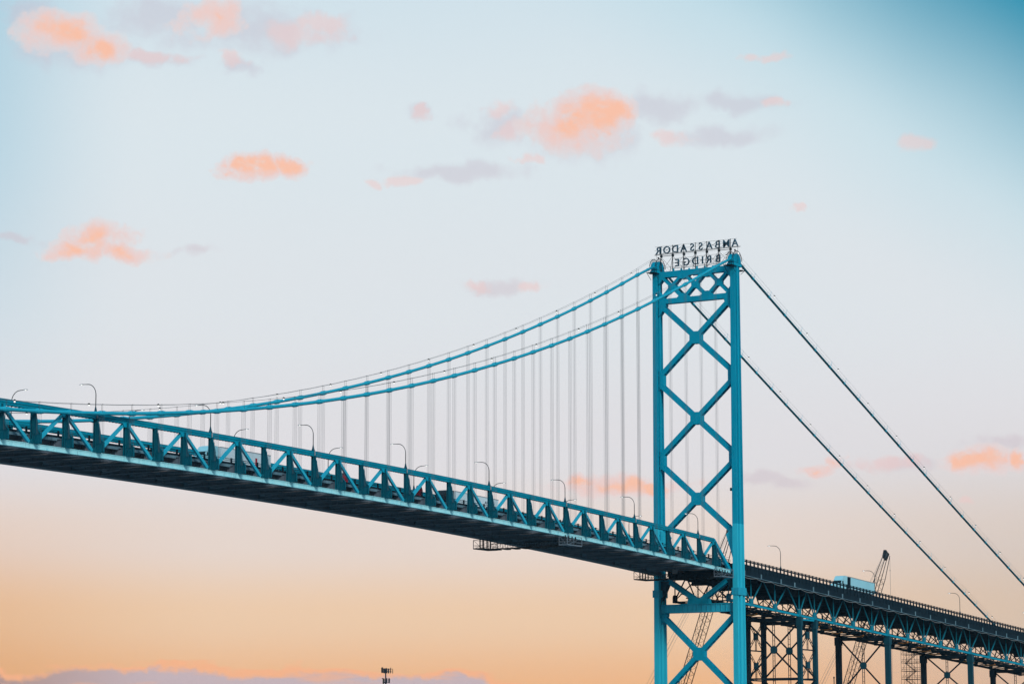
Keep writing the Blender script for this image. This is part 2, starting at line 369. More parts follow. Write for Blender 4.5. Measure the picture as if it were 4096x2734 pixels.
for s in (-1, 1):
    gusset([(s*YI,110.7),(s*(YI-1.5),110.7),(s*(YI-.2),112.4),(s*YI,112.4)]); gusset([(s*YI,115.95),(s*(YI-1.5),115.95),(s*(YI-.2),114.4),(s*YI,114.4)])
    gusset([(s*YI,109.55),(s*(YI-1.9),109.55),(s*(YI-1.9),109.0),(s*(YI-.1),106.6),(s*YI,106.6)])
# three big X panels
ZN = [109.9, 91.2, 72.05, 53.2]
for i in range(3):
    za, zb_ = ZN[i], ZN[i+1]; zt_, zl = za-(.9 if i else .3), zb_+.9
    brace((-YI, zt_), (YI, zl), 1.12); brace((YI, zt_), (-YI, zl), 1.12)
    zm = (zt_+zl)/2; gusset([(-1.5,zm-.75),(-.55,zm-1.45),(.55,zm-1.45),(1.5,zm-.75),(1.5,zm+.75),(.55,zm+1.45),(-.55,zm+1.45),(-1.5,zm+.75)])
for z in ZN[1:3]:
    for s in (-1, 1): gusset([(s*YI,z+2.4),(s*(YI-1.15),z+1.25),(s*(YI-1.15),z-1.25),(s*YI,z-2.4)])
for s in (-1, 1): gusset([(s*YI,55.4),(s*(YI-.7),55.4),(s*(YI-2.2),53.9),(s*(YI-1.7),52.4),(s*(YI-.2),47.4),(s*YI,47.4)], 'teal_new')
# below the deck
for s in (-1, 1):
    brace((s*(YI-1.2), 44.0), (s*.6, 38.9), 1.1, 'teal'); gusset([(s*YI,43.6),(s*(YI-2.2),43.6),(s*(YI-.2),39.4),(s*YI,38.2)], 'teal_dark')
gusset([(-2.9,38.0),(2.9,38.0),(2.6,39.3),(-2.6,39.3)])
mb = MB(); mb.box(-BX-.25, BX+.25, -YI, YI, 36.25, 38.0)
for q in range(15): yy = -YI+1.0+q*(2*YI-2.0)/14; mb.box(-BX-.42, -BX-.2, yy-.05, yy+.05, 36.3, 37.95)
mb.box(-BX-.45, BX+.45, -YI, YI, 37.95, 38.1); mb.box(-BX-.45, BX+.45, -YI, YI, 36.12, 36.27)
part('cross_beam', mb, 'teal_mid', TW, label='horizontal beam with vertical stiffeners below the deck')
brace((-YI, 35.6), (YI, 17.4), 1.12); brace((YI, 35.6), (-YI, 17.4), 1.12)
gusset([(-1.5,25.7),(-.55,25.0),(.55,25.0),(1.5,25.7),(1.5,27.3),(.55,28.0),(-.55,28.0),(-1.5,27.3)])
for s in (-1, 1): gusset([(s*YI,36.1),(s*(YI-1.4),36.1),(s*(YI-1.4),35.5),(s*YI,33.4)])
strut(-YI, YI, 15.6, 17.2)
# saddle housings on the leg tops
for s in (-1, 1):
    c = s*YC; mb = MB(); pts = []
    for k in range(13): a = math.pi*k/12; pts.append((1.95*math.cos(a), 117.95+2.05*math.sin(a)))
    mb.prism([(x, c-.85, z) for x, z in pts], (0,1.7,0))
    for k in range(11):
        x = -1.5+k*.3; h = math.sqrt(max(0,1.95**2-x*x)); mb.box(x-.04, x+.04, c-.93, c+.93, 117.7, 117.95+h)
    mb.box(-1.97, 1.97, c-.97, c+.97, 116.95, 117.6)
    mb.tube([(-1.5,c,118.6),(-2.5,c,118.1)], [.62,.42], 10); mb.tube([(1.5,c,118.6),(2.5,c,118.1)], [.62,.42], 10)
    hs = part('saddle_housing', mb, 'teal', TW)
    mb = MB()
    for yy in (-.8, .8):
        arc = [(2.6*math.cos(math.pi*k/16), c+yy, 118.05+2.6*math.sin(math.pi*k/16)) for k in range(1, 16)]
        mb.tube(arc, .08, 5)
        for k in range(1, 16): a = math.pi*k/16; mb.tube([(1.7*math.cos(a),c+yy,118.05+1.7*math.sin(a)), (2.6*math.cos(a),c+yy,118.05+2.6*math.sin(a))], .055, 4)
    part('arch_railing', mb, 'black_steel', hs)
    mb = MB(); mb.lathe([(.06,0),(.06,.25),(.2,.3),(.24,.5),(.1,.6)], (.5, c, 120.6), 8); part('beacon', mb, 'black_steel', hs)
    mb = MB(); mb.sphere((.35, c-.9, 120.1), .24); part('beacon_globe', mb, 'lamp_lens', hs)
    mb = MB(); mb.box(-3.6,-1.35,c-1.1,c+1.1,116.85,116.95); mb.beam((-3.5,c-1,116.8),(-1.4,c-1,115.4),.08,.08); mb.beam((-3.5,c+1,116.8),(-1.4,c+1,115.4),.08,.08)
    mb.box(1.4,3.3,c-1.1,c+1.1,116.2,116.3); mb.beam((3.2,c-1,116.2),(1.4,c-1,115.2),.08,.08)
    for xx in (-3.5,-2.5,2.3,3.2):
        for yy in (-1,1): mb.box(xx-.03,xx+.03,c+yy-.03,c+yy+.03,116.2 if xx>0 else 116.9,117.6 if xx>0 else 118.0)
    for yy in (-1,1): mb.beam((-3.5,c+yy,118.0),(-2.4,c+yy,118.0),.05,.05); mb.beam((2.3,c+yy,117.6),(3.2,c+yy,117.6),.05,.05)
    part('access_platform', mb, 'dark_steel', hs)
mb = MB()
for i in range(6): mb.box(-.6+.02*i, -.25, -5+i*2.1, -4.6+i*2.1, 117.3, 117.3+.35+.1*(i%3))
part('strut_fixtures', mb, 'teal_mid', TW)
mb = MB(); mb.box(-1.2,-.7,-9.3,-8.9,64,64.7); part('junction_box', mb, 'teal_dark', TW)
# piers
for s in (-1, 1):
    mb = MB(); mb.lathe([(6.4,-6),(6.0,3.6),(5.4,3.9),(5.4,4.6)], (0, s*YL, 0), 8); part('pier', mb, 'stone', TW)

# ================================================================ SIGN
SG = thing('rooftop_sign', 'dark lattice sign on the tower top reading AMBASSADOR BRIDGE, seen from behind', 'sign', (0,0,117.3))
def signletter(ch, y, z, h):
    me = text_mesh(ch, h/.70, 'sign_steel', .16, .015)
    o = inst('letter', me, SG, (.25, y, z)); o.matrix_local = Matrix.Translation(o.location) @ Matrix(((0,0,1,0),(1,0,0,0),(0,1,0,0),(0,0,0,1)))
    o['label'] = 'sign letter '+ch
    return o
for i, ch in enumerate('AMBASSADOR'): signletter(ch, -10.35+i*2.265, 121.85, 1.78)
for i, (ch, y) in enumerate(zip('BRIDGE', (-5.9,-3.45,-1.75,.2,2.55,5.0))): signletter(ch, y, 118.5, 1.78)
sy = [9.1, 6.0, 3.0, -.05, -3.1, -6.3, -9.35]
for y in sy:
    mb = MB(); mb.beam((-.25,y,117.3),(-.1,y,123.7),.12,.12,(1,0,0)); mb.beam((-1.0,y+.25,117.3),(-.15,y,121.0),.09,.09,(1,0,0)); mb.beam((-.6,y-.3,117.3),(-.1,y,120.6),.07,.07,(1,0,0))
    mb.box(-.35,0,y-.32,y+.22,120.9,121.45); part('frame_post', mb, 'black_steel', SG)
for z, y0, y1, t in ((121.62,-11.9,10.9,.13),(121.2,-9.4,-6.3,.12),(121.2,6.0,9.1,.12),(121.28,-6.3,6.0,.04),(123.62,-11.0,10.9,.045),(122.75,-11,10.9,.045),(121.83,-11,10.9,.05),(120.35,-7,6.2,.05),(119.35,-7,6.2,.07),(118.42,-9.4,8.8,.05),(118.05,-6.5,6.3,.10)):
    mb = MB(); mb.beam((-.05,y0,z),(-.05,y1,z),t,t); part('frame_rail', mb, 'black_steel', SG)
for i in range(6):
    a, c = sy[i], sy[i+1]
    for z0, z1, t in ((117.6,121.0,.055),(121.6,123.6,.05)):
        if z0 > 121 and i in (2,): continue
        mb = MB(); mb.beam((-.1,a,z0),(-.1,c,z1),t,t); part('frame_brace', mb, 'black_steel', SG); mb = MB(); mb.beam((-.16,a,z1),(-.16,c,z0),t,t); part('frame_brace', mb, 'black_steel', SG)
for y in (10.4, -11.2):
    mb = MB(); mb.beam((0,y,117.9),(0,y,121.6),.05,.05,(1,0,0)); part('frame_post', mb, 'black_steel', SG)

# ================================================================ SUSPENSION CABLES
cyl = MB(); cyl.tube([(0,0,0),(0,0,1)], .019, 6); ROPE = cyl.mesh('suspender', 'rope')
bm_ = MB(); bm_.tube([(-1.0,0,0),(-.95,0,0),(-.55,0,0),(-.5,0,0),(-.12,0,0),(-.1,0,0),(.1,0,0),(.12,0,0),(.5,0,0),(.55,0,0),(.95,0,0)], [.33,.36,.40,.44,.44,.40,.40,.44,.44,.40,.36], 12); BAND = bm_.mesh('cable_band', 'cable_paint')
st = MB(); st.tube([(0,0,.2),(0,0,1.45)], .028, 4); st.sphere((0,0,1.45), .06, 5, 4); STAN = st.mesh('stanchion', 'pole_steel')
sb = MB(); sb.tube([(0,-.45,.1),(.05,-.45,1.5)], .035, 4); sb.tube([(0,.45,.1),(.05,.45,1.5)], .035, 4); sb.tube([(0,-.45,.45),(0,.45,.45)], .03, 4); sb.tube([(-.45,0,0),(.45,0,0)], .33, 10); STANB = sb.mesh('rail_bracket', 'teal_mid')
lc = MB(); lc.lathe([(.06,.32),(.1,.3),(.24,.12),(.2,.05)][::-1], (0,0,0), 8); LCAP = lc.mesh('cable_lamp', 'black_steel')
lg_ = MB(); lg_.sphere((0,0,-.04), .16, 8, 6); LGLO = lg_.mesh('globe', 'lamp_lens', smooth=True)
for s, nm in ((-1, 'near'), (1, 'far')):
    y = s*YC
    CT = thing('suspension_cable', ('thick teal main cable of the near side, running to the right-hand tower leg' if s < 0 else 'thick teal main cable of the far side, running to the left-hand tower leg'), 'cable', (0, y, 119.7), 'main suspension cables')
    xs = [-1.2]+[x+PAN*.5*q for x in XK for q in (0, -1)]
    mb = MB(); mb.tube([(x, y, zcab(x)-(.35 if x > -3 else 0)) for x in xs], .31, 12); part('main_cable', mb, 'cable_paint', CT, True)
    def zback(x): return 119.2-.3535*x-1.2*math.sin(math.pi*min(x,262)/262)
    xb = [1.2+i*8.7 for i in range(31)]
    mb = MB(); mb.tube([(x, y, zback(x)) for x in xb], .29, 12); part('backstay', mb, 'cable_shaded', CT, True)
    hr = MB(); hb = MB()
    for q in (-.42, .42):
        hr.tube([(-1.8, y+q, 120.5)]+[(x, y+q, zcab(x)+1.42-(.0 if i % 2 == 0 else .04)) for i, x in enumerate(xs[1:])], .026, 4)
        hb.tube([(1.8, y+q, zback(1.8)+1.5)]+[(x, y+q, zback(x)+1.5) for x in xb[1:]], .024, 4)
    part('hand_rope', hr, 'rope', CT); part('hand_rope', hb, 'rope', CT)
    for k, x in enumerate(XK):
        slope = (zcab(x+.5)-zcab(x-.5)); th = -math.atan(slope)
        inst('cable_band', BAND, CT, (x, y, zcab(x)), (0, th, 0))
        for dx in (-.36, .36):
            for q in (-.14, .14):
                zt_ = zcab(x+dx)-.1; z0 = zbot(x)+2.2
                if zt_-z0 > .6: inst('suspender', ROPE, CT, (x+dx, y+q, z0), None, (1,1,zt_-z0))
            inst('stanchion', STAN, CT, (x+dx, y-.42 if dx < 0 else y+.42, zcab(x+dx)))
    for i, x in enumerate(xb[1:]):
        inst('rail_bracket', STANB, CT, (x, y, zback(x)), (0, math.atan(.34), 0))
    q = 5.0 if s < 0 else 14.0
    while q < 300:
        x = -q; l = inst('cable_lamp', LCAP, CT, (x, y-.42, zcab(x)+1.25)); g = inst('globe', LGLO, l, (x, y-.42, zcab(x)+1.25)); q += 17.6
    q = 21.0 if s < 0 else 30.0
    while q < 255:
        l = inst('cable_lamp', LCAP, CT, (q, y-.42, zback(q)+1.3)); g = inst('globe', LGLO, l, (q, y-.42, zback(q)+1.3)); q += 18.4

# ================================================================ STIFFENING TRUSSES
xpath = [4.0*0-.9]+XK
def path(f, y=0, xs=None): return [(x, y, f(x)) for x in (xs or XK)]
pm = MB()   # post: H section, 6 m tall; origin at the bottom-chord node
pm.box(-.26,.26,-.24,-.18,.3,6.4); pm.box(-.26,.26,.18,.24,.3,6.4); pm.box(-.05,.05,-.18,.18,.3,6.4); POST = pm.mesh('post', 'teal_shaded')
def bracket_mesh(s):
    m = MB(); y = lambda v: s*v
    prof = [(.0,.62),(.0,6.2),(.42,6.2),(.46,5.45),(.60,5.2),(1.02,2.95),(1.5,2.35),(1.72,2.25),(1.72,.62)]
    m.prism([(-.05,y(a),z) for a, z in prof], (.1,0,0))
    edge = [(.42,6.2),(.46,5.45),(.60,5.2),(1.02,2.95),(1.5,2.35),(1.72,2.25),(1.72,.62)]
    for (a,z),(c,w_) in zip(edge[:-1], edge[1:]): m.beam((0,y(a+.02),z),(0,y(c+.02),w_),.34,.05,(0,s,.3))
    for a in (.45,.95,1.35): m.box(-.09,.09,min(y(a-.03),y(a+.03)),max(y(a-.03),y(a+.03)),.66,2.1)
    m.box(-.12,.12,min(y(.05),y(1.7)),max(y(.05),y(1.7)),2.1,2.2)
    return m.mesh('knee_bracket', 'teal_shaded')
for s in (-1, 1):
    y = s*YT
    T = thing('stiffening_truss', ('near teal stiffening truss with tapered knee brackets along the deck edge' if s < 0 else 'far teal stiffening truss along the other deck edge, mostly hidden behind the deck'), 'truss', (XK[0], y, zbot(XK[0])), 'stiffening trusses of the main span')
    sec = [(-.32,0),(-.32,-.06),(-.26,-.06),(-.26,-.42),(-.36,-.42),(-.36,-.50),(-.26,-.50),(-.26,-.84),(-.34,-.84),(-.34,-.93),(.34,-.93),(.34,-.84),(.26,-.84),(.26,-.50),(.36,-.50),(.36,-.42),(.26,-.42),(.26,-.06),(.32,-.06),(.32,0)]
    mb = MB(); mb.sweep(sec, path(ztop, y)); tch = part('top_chord', mb, 'teal_chord', T)
    mb = MB()   # batten plates give the scalloped lower edge
    for k in range(NK-1):
        for q in range(9):
            x = XK[k]-(q+.5)*PAN/9; mb.box(x-.2,x+.2,y-.3,y+.3,ztop(x)-1.02,ztop(x)-.93)
        for q in range(3):
            x = XK[k]-(q+.5)*PAN/3; mb.box(x-.05,x+.05,y-.31,y+.31,ztop(x)-.84,ztop(x)-.5)
    part('batten_plates', mb, 'teal_chord', tch)['kind'] = 'stuff'
    xs2 = [-2.2]+XK
    sec = [(-.42,0),(.42,0),(.42,.07),(.28,.07),(.28,.72),(.36,.72),(.36,.82),(-.36,.82),(-.36,.72),(-.28,.72),(-.28,.07),(-.42,.07)]
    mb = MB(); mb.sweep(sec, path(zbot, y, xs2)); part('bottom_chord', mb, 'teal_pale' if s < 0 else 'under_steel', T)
    BR = bracket_mesh(s)
    for k, x in enumerate(XK):
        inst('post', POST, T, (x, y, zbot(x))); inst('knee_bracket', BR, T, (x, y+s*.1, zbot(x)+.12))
        # gusset plates at the nodes
        mb = MB(); yo = s*.34
        if k % 2 == 0: mb.prism([(x-1.15,y+yo,ztop(x)-.9),(x+1.15,y+yo,ztop(x)-.9),(x+.75,y+yo,ztop(x)-1.55),(x-.75,y+yo,ztop(x)-1.55)], (0,s*.03,0))
        else: mb.prism([(x-1.1,y+yo,zbot(x)+.75),(x-.6,y+yo,zbot(x)+1.5),(x+.6,y+yo,zbot(x)+1.5),(x+1.1,y+yo,zbot(x)+.75)], (0,s*.03,0))
        part('gusset', mb, 'teal' if k % 2 == 0 else 'teal_shaded', T)
        if k < NK-1:
            xn = XK[k+1]; a, c = (ztop(x)-.9, zbot(xn)+.6) if k % 2 == 0 else (zbot(x)+.6, ztop(xn)-.9)
            P, Q = Vector((x-.25,y,a)), Vector((xn+.25,y,c)); mb = MB(); d = (Q-P).normalized(); n_ = Vector((0,1,0)).cross(d)
            mb.beam(P+Vector((0,.2,0)),Q+Vector((0,.2,0)),.05,.52,n_); mb.beam(P-Vector((0,.2,0)),Q-Vector((0,.2,0)),.05,.52,n_); mb.beam(P,Q,.36,.30,n_)
            part('diagonal', mb, 'teal_mid', T)
    mb = MB(); mb.beam((XK[0]+.1,y,ztop(XK[0])-.4),(-1.6,y,zbot(-2)+.5),.6,.85,(1,0,.8)); part('end_post', mb, 'teal', T)

# ================================================================ MAIN SPAN DECK
DK_ = thing('bridge_deck', 'dark roadway deck of the main span with floor beams and low side railings', 'bridge deck', (XK[0], 0, zroad(XK[0])))
xs3 = [1.0]+XK
mb = MB(); mb.sweep([(-7.4,-.45),(7.4,-.45),(7.4,0),(-7.4,0)], path(zroad, 0, xs3)); part('road_slab', mb, 'asphalt', DK_)
mb = MB(); mb.sweep([(-7.3,-.52),(7.3,-.52),(7.3,-.46),(-7.3,-.46)], path(zroad, 0, xs3)); part('added_soffit', mb, 'under_steel', DK_)  # sheet added in a lighter colour so the shaded slab bottom is less black
for y in (-6,-3.6,-1.2,1.2,3.6,6):
    mb = MB(); mb.sweep([(-.2,-1.15),(.2,-1.15),(.2,-1.08),(.05,-1.08),(.05,-.46),(-.05,-.46),(-.05,-1.08),(-.2,-1.08)], path(zroad, y, xs3)); part('stringer', mb, 'under_steel', DK_)
for s in (-1, 1):
    mb = MB(); mb.sweep([(-.12,-.72),(.12,-.72),(.12,-.24),(-.12,-.24)], path(zroad, s*7.55, xs3)); part('edge_beam', mb, 'pale_edge', DK_)
    mb = MB(); mb.sweep([(-.15,-.22),(.15,-.22),(.15,.14),(-.15,.14)], path(zroad, s*7.5, xs3)); part('curb', mb, 'dark_steel', DK_)
    rl = None
    for z in (.40, .70):
        mb = MB(); mb.sweep([(-.05,-.045),(.05,-.045),(.05,.045),(-.05,.045)], [(x, s*7.7, zroad(x)+z) for x in xs3]); rl = part('rail', mb, 'dark_steel', DK_)
fb = MB(); fb.box(-.06,.06,-8.6,8.6,.15,2.25); fb.box(-.28,.28,-8.6,8.6,.05,.15); fb.box(-.25,.25,-8.6,8.6,2.2,2.28)
for q in range(13): yy = -8.4+q*1.4; fb.box(-.2,.2,yy-.04,yy+.04,.15,2.2)
FB = fb.mesh('floor_beam', 'under_steel')
fl = MB(); fl.box(-.42,.42,-8.5,-2.5,0,.045); FLG = fl.mesh('beam_flange', 'rust_flange')
rp = MB(); rp.box(-.16,.16,-.1,.1,.1,.86); RP = rp.mesh('rail_post', 'dark_steel')
rp2 = MB(); rp2.box(-.045,.045,-.045,.045,.1,.72); RP2 = rp2.mesh('rail_post', 'dark_steel')
lt = MB()
for k, x in enumerate(XK):
    f_ = inst('floor_beam', FB, DK_, (x, 0, zbot(x))); inst('beam_flange', FLG, f_, (x, 0, zbot(x)))
    for s in (-1, 1):
        inst('rail_post', RP, DK_, (x, s*7.7, zroad(x)))
    if k < NK-1:
        xn = XK[k+1]; mb = MB()
        mb.beam((x,-8.5,zbot(x)+.3),(xn,8.5,zbot(xn)+.3),.3,.25); mb.beam((x,8.5,zbot(x)+.42),(xn,-8.5,zbot(xn)+.42),.3,.1)
        part('lateral_brace', mb, 'under_steel', DK_)
        mb = MB(); xm = (x+xn)/2; zm = zroad(xm)
        mb.beam((xm,-7.2,zm-.75),(xm,7.2,zm-.75),.2,.45); part('cross_frame', mb, 'under_steel', DK_)
mb = MB(); mb.sweep([(9.3,.0),(10.7,.0),(10.7,.14),(9.3,.14)], [(x,0,zbot(x)) for x in xs3]); part('service_walkway', mb, 'under_steel', DK_)
for y in (4.6, 7.6):
    mb = MB(); mb.tube([(x, y, zbot(x)+1.1) for x in xs3], .16, 6); part('utility_pipe', mb, 'rust', DK_)

# ================================================================ STREET LAMPS
def make_lamp(inward, hgt=4.85, cone=True):
    root = thing('street_lamp', '', 'street lamp', (0,0,0))
    mb = MB(); mb.lathe([(.36,0),(.34,.08),(.22,.4),(.09,1.05),(.07,1.1)], (0,0,0), 10); part('base', mb, 'teal_dark', root, local=True)
    arm = [(0,0,1.0),(0,0,hgt-1.9)]
    for k in range(1, 9): a = math.pi/2*k/8; arm.append((0, inward*1.75*(1-math.cos(a)), hgt-1.9+1.85*math.sin(a)))
    arm.append((0, inward*2.7, hgt))
    mb = MB(); mb.tube(arm, [.075]*2+[.065]*8+[.045], 8); p = part('pole', mb, 'pole_steel', root, True, local=True)
    mb = MB(); mb.add(*((lambda c: ([(c[0]+a*.14*w_, c[1]+inward*b, c[2]+z) for (a,b,z,w_) in ((-1,0,-.05,.5),(1,0,-.05,.5),(1,.35,-.05,1),(1,.8,-.06,.8),(-1,.8,-.06,.8),(-1,.35,-.05,1),(-1,0,.05,.5),(1,0,.05,.5),(1,.35,.1,.9),(1,.8,.02,.6),(-1,.8,.02,.6),(-1,.35,.1,.9))],
        [(0,1,2,3,4,5),(11,10,9,8,7,6),(0,6,7,1),(1,7,8,2),(2,8,9,3),(3,9,10,4),(4,10,11,5),(5,11,6,0)]))((0, inward*2.6, hgt))))
    h = part('lamp_head', mb, 'galv', root, local=True)
    mb = MB(); mb.sphere((0, inward*3.0, hgt-.07), .2, 8, 6, .6); part('lens', mb, 'lamp_lens', h, True, local=True)
    return root
protoN = make_lamp(1); protoF = make_lamp(-1); protoS = make_lamp(1, 6.0)
def put_lamp(proto, used, loc, label, group):
    o = proto if not used else copy_tree(proto)
    o.location = loc; o['label'] = label; o['group'] = group; return o
lk = [k for k in range(1, 34, 4)]
for i, k in enumerate(lk):
    x = XK[k]
    o = put_lamp(protoN, i > 0, (x, -YT, ztop(x)), 'curved street lamp on the near truss, %s from the tower' % ORD[i], 'lamps on the near truss')
    if i == 0:
        mb = MB(); mb.box(-.16,.16,-.44,-.37,-.88,-.05); part('junction_box', mb, 'galv', o, local=True)
        JB = o.children[-1]
    put_lamp(protoF, i > 0, (x, YT, ztop(x)), 'curved street lamp on the far truss, %s from the tower' % ORD[i], 'lamps on the far truss')
for i, x in enumerate((26.0, 82.5, 141.0, 199.0)):
    put_lamp(protoS, i > 0, (x, -8.75, zroad(x)+.9), 'street lamp on the approach deck railing, %s to the right of the tower' % ORD[i], 'lamps on the approach deck')

# ================================================================ APPROACH SPAN
AP = thing('approach_span', 'dark approach viaduct descending to the right of the tower on a teal deck truss', 'viaduct', (1.6, 0, zroad(1.6)))
xa = [1.6+i*(XS_END-1.6)/24 for i in range(25)]
mb = MB(); mb.sweep([(-8.9,-.5),(8.9,-.5),(8.9,0),(-8.9,0)], path(zroad, 0, xa)); part('road_slab', mb, 'asphalt', AP)
for s in (-1, 1):
    mb = MB(); mb.sweep([(-.1,-2.55),(.1,-2.55),(.1,.2),(-.1,.2)], path(zroad, s*9.0, xa)); part('fascia_girder', mb, 'dark_steel', AP)
    mb = MB(); mb.sweep([(-.12,-.06),(.12,-.06),(.12,.06),(-.12,.06)], [(x, s*9.2, zroad(x)-2.45) for x in xa]); part('fascia_flange', mb, 'pale_edge', AP)
    for z0, z1 in ((1.24,1.36),(.78,1.12)):
        mb = MB(); mb.sweep([(-.05,z0),(.05,z0),(.05,z1),(-.05,z1)], path(zroad, s*9.05, xa)); part('guard_rail', mb, 'dark_steel', AP)
gp = MB(); gp.box(-.11,.11,-.14,.14,-.1,1.42); gp.prism([(-.06,-.14,1.42),(.06,-.14,1.42),(.06,-.3,-1.2),(-.06,-.3,-1.2)], (0,.1,0)); GP = gp.mesh('guard_post', 'dark_steel')
gp2 = MB(); gp2.box(-.11,.11,-.14,.14,-.1,1.42); GP2 = gp2.mesh('guard_post', 'dark_steel')
x = 2.6; i = 0
while x < XS_END:
    inst('guard_post', GP, AP, (x, -9.05, zroad(x))); inst('guard_post', GP2, AP, (x, 9.05, zroad(x))); x += 2.05
fp = MB(); fp.box(-.3,.3,-.06,.02,-2.4,-1.3); FP = fp.mesh('fascia_panel', 'pale_edge')
for i in range(24):
    x = 6+i*9.4+random.uniform(-1.5,1.5); inst('fascia_panel', FP, AP, (x, -9.14, zroad(x)))
mb = MB(); pts = []
for i in range(23):
    for q in range(6): t = q/6; x = 3+(i+t)*8.2; pts.append((x, -9.35, zroad(x)-2.6-.38*4*t*(1-t)))
mb.tube(pts, .07, 5); part('sagging_conduit', mb, 'concrete', AP)
# deck trusses
NODES = [1.2, 13.1, 26.2, 39.9, 48.8, 60.2, 72.2, 84.1, 94.2, 107.6, 119.0, 130.5, 142.3, 152.3, 166.9, 180.4, 192.5, 204.5, 217, 229]
def zst(x): return zroad(x)-1.75
for s in (-1, 1):
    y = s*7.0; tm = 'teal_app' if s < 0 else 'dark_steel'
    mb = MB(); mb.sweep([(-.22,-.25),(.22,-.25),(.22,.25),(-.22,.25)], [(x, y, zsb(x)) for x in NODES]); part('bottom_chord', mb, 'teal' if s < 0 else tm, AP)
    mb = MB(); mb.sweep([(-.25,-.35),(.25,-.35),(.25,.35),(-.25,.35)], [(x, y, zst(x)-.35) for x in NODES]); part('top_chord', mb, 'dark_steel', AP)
    for i, x in enumerate(NODES):
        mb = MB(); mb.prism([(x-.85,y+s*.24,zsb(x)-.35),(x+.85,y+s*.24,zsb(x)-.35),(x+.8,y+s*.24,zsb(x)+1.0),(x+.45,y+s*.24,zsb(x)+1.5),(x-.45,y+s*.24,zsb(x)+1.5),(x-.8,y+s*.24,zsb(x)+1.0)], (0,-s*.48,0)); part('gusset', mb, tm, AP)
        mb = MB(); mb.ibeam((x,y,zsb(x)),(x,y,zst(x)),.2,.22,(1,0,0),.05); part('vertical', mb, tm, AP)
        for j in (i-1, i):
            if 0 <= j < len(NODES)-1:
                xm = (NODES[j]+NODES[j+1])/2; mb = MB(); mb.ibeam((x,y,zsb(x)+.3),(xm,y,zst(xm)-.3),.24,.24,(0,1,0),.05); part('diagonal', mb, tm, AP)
for i, x in enumerate(NODES):
    mb = MB(); mb.ibeam((x,-8.7,zst(x)-.6),(x,8.7,zst(x)-.6),.5,2.4); part('floor_beam', mb, 'dark_steel', AP)
    mb = MB(); mb.beam((x,-7,zsb(x)-.1),(x,7,zsb(x)-.1),.3,.3); mb.beam((x,-7,zsb(x)+.3),(x,0,zst(x)-.6),.2,.2); mb.beam((x,7,zsb(x)+.3),(x,0,zst(x)-.6),.2,.2); part('cross_frame', mb, 'dark_steel', AP)
    if i < len(NODES)-1:
        xn = NODES[i+1]; xm = (x+xn)/2
        mb = MB(); mb.beam((x,-7,zsb(x)),(xn,7,zsb(xn)),.16,.16); mb.beam((x,7,zsb(x)-.2),(xn,-7,zsb(xn)-.2),.16,.1); part('lateral_brace', mb, 'dark_steel', AP)
        mb = MB(); mb.ibeam((xm,-6.6,zst(xm)-.5),(xm,6.6,zst(xm)-.5),.5,2.2); part('floor_beam', mb, 'dark_steel', AP)
        mb = MB(); mb.beam((xm,-7,zsb(xm)-.05),(xm,7,zsb(xm)-.05),.2,.25); mb.beam((xm,-7,zst(xm)-.4),(xm,0,zsb(xm)+.1),.16,.16); mb.beam((xm,7,zst(xm)-.4),(xm,0,zsb(xm)+.1),.16,.16); part('cross_frame', mb, 'dark_steel', AP)
for y, dz, r in ((-4.2,1.0,.12),(-1.6,.35,.12),(1.2,.5,.2),(4.0,.8,.15),(5.5,1.8,.12)):
    mb = MB(); mb.tube([(x, y, zsb(x)+dz) for x in NODES], r, 6); part('utility_pipe', mb, 'dark_steel', AP)
mb = MB(); mb.box(0,0.1,0,0.1,0,0.1); mb = MB()
mb.sweep([(-.5,-.05),(.5,-.05),(.5,.05),(-.5,.05)], [(x, 2.4, zsb(x)+.25) for x in NODES]); part('catwalk', mb, 'dark_steel', AP)
mb = MB(); mb.sweep([(-.03,-.03),(.03,-.03),(.03,.03),(-.03,.03)], [(x, 1.9, zsb(x)+1.3) for x in NODES]); part('catwalk_rail', mb, 'dark_steel', AP)
for x in [8,30,42,55,64,70,80,90,100,112,125,137,147,158,172,186]:
    mb = MB(); y0 = random.uniform(-6.0,1); mb.tube([(x, y0, zsb(x)-.35), (x+2, y0+2.2, zsb(x)-.6), (x+3.5, y0+4.4, zsb(x)-.3)], .2, 5); part('orange_hose', mb, 'orange_hose', AP, label='orange hose slung under the approach truss')
    mb = MB(); y1 = random.uniform(-6,5); mb.beam((x+3,y1,zsb(x)),(x+3+random.uniform(-2,2),y1+1,zst(x)),.12,.12); mb.tube([(x-4,y1,zsb(x-4)+.6),(x,y1,zsb(x)+.35),(x+4,y1,zsb(x+4)+.6)],.05,4); part('hanger_rod', mb, 'dark_steel', AP)

# ================================================================ BENTS
def lattice(mb, p, q, w, d=.14, upv=(1,0,0)):     # two rails with battens between
    p, q = Vector(p), Vector(q); ax = (q-p).normalized(); sd = ax.cross(Vector(upv)).normalized()
    for s in (-1, 1): mb.beam(p+sd*(s*w/2), q+sd*(s*w/2), d, d, upv)
    n = max(2, int((q-p).length/(w*2.2)))
    for i in range(n+1): c = p+ax*((q-p).length*i/n); mb.beam(c-sd*w/2, c+sd*w/2, .1, .12, upv)
def leg_col(x, y, zt, w=1.0):
    mb = MB(); mb.box(x-w/2,x+w/2,y-w/2,y-w/2+.08,2.6,zt); mb.box(x-w/2,x+w/2,y+w/2-.08,y+w/2,2.6,zt); mb.box(x-w/2+.05,x+w/2-.05,y-w/2+.08,y+w/2-.08,2.6,zt)
    mb.box(x-w*.62,x+w*.62,y-w*.62,y+w*.62,zt-2.2,zt-.1); mb.box(x-w,x+w,y-w,y+w,2.4,3.6); return mb
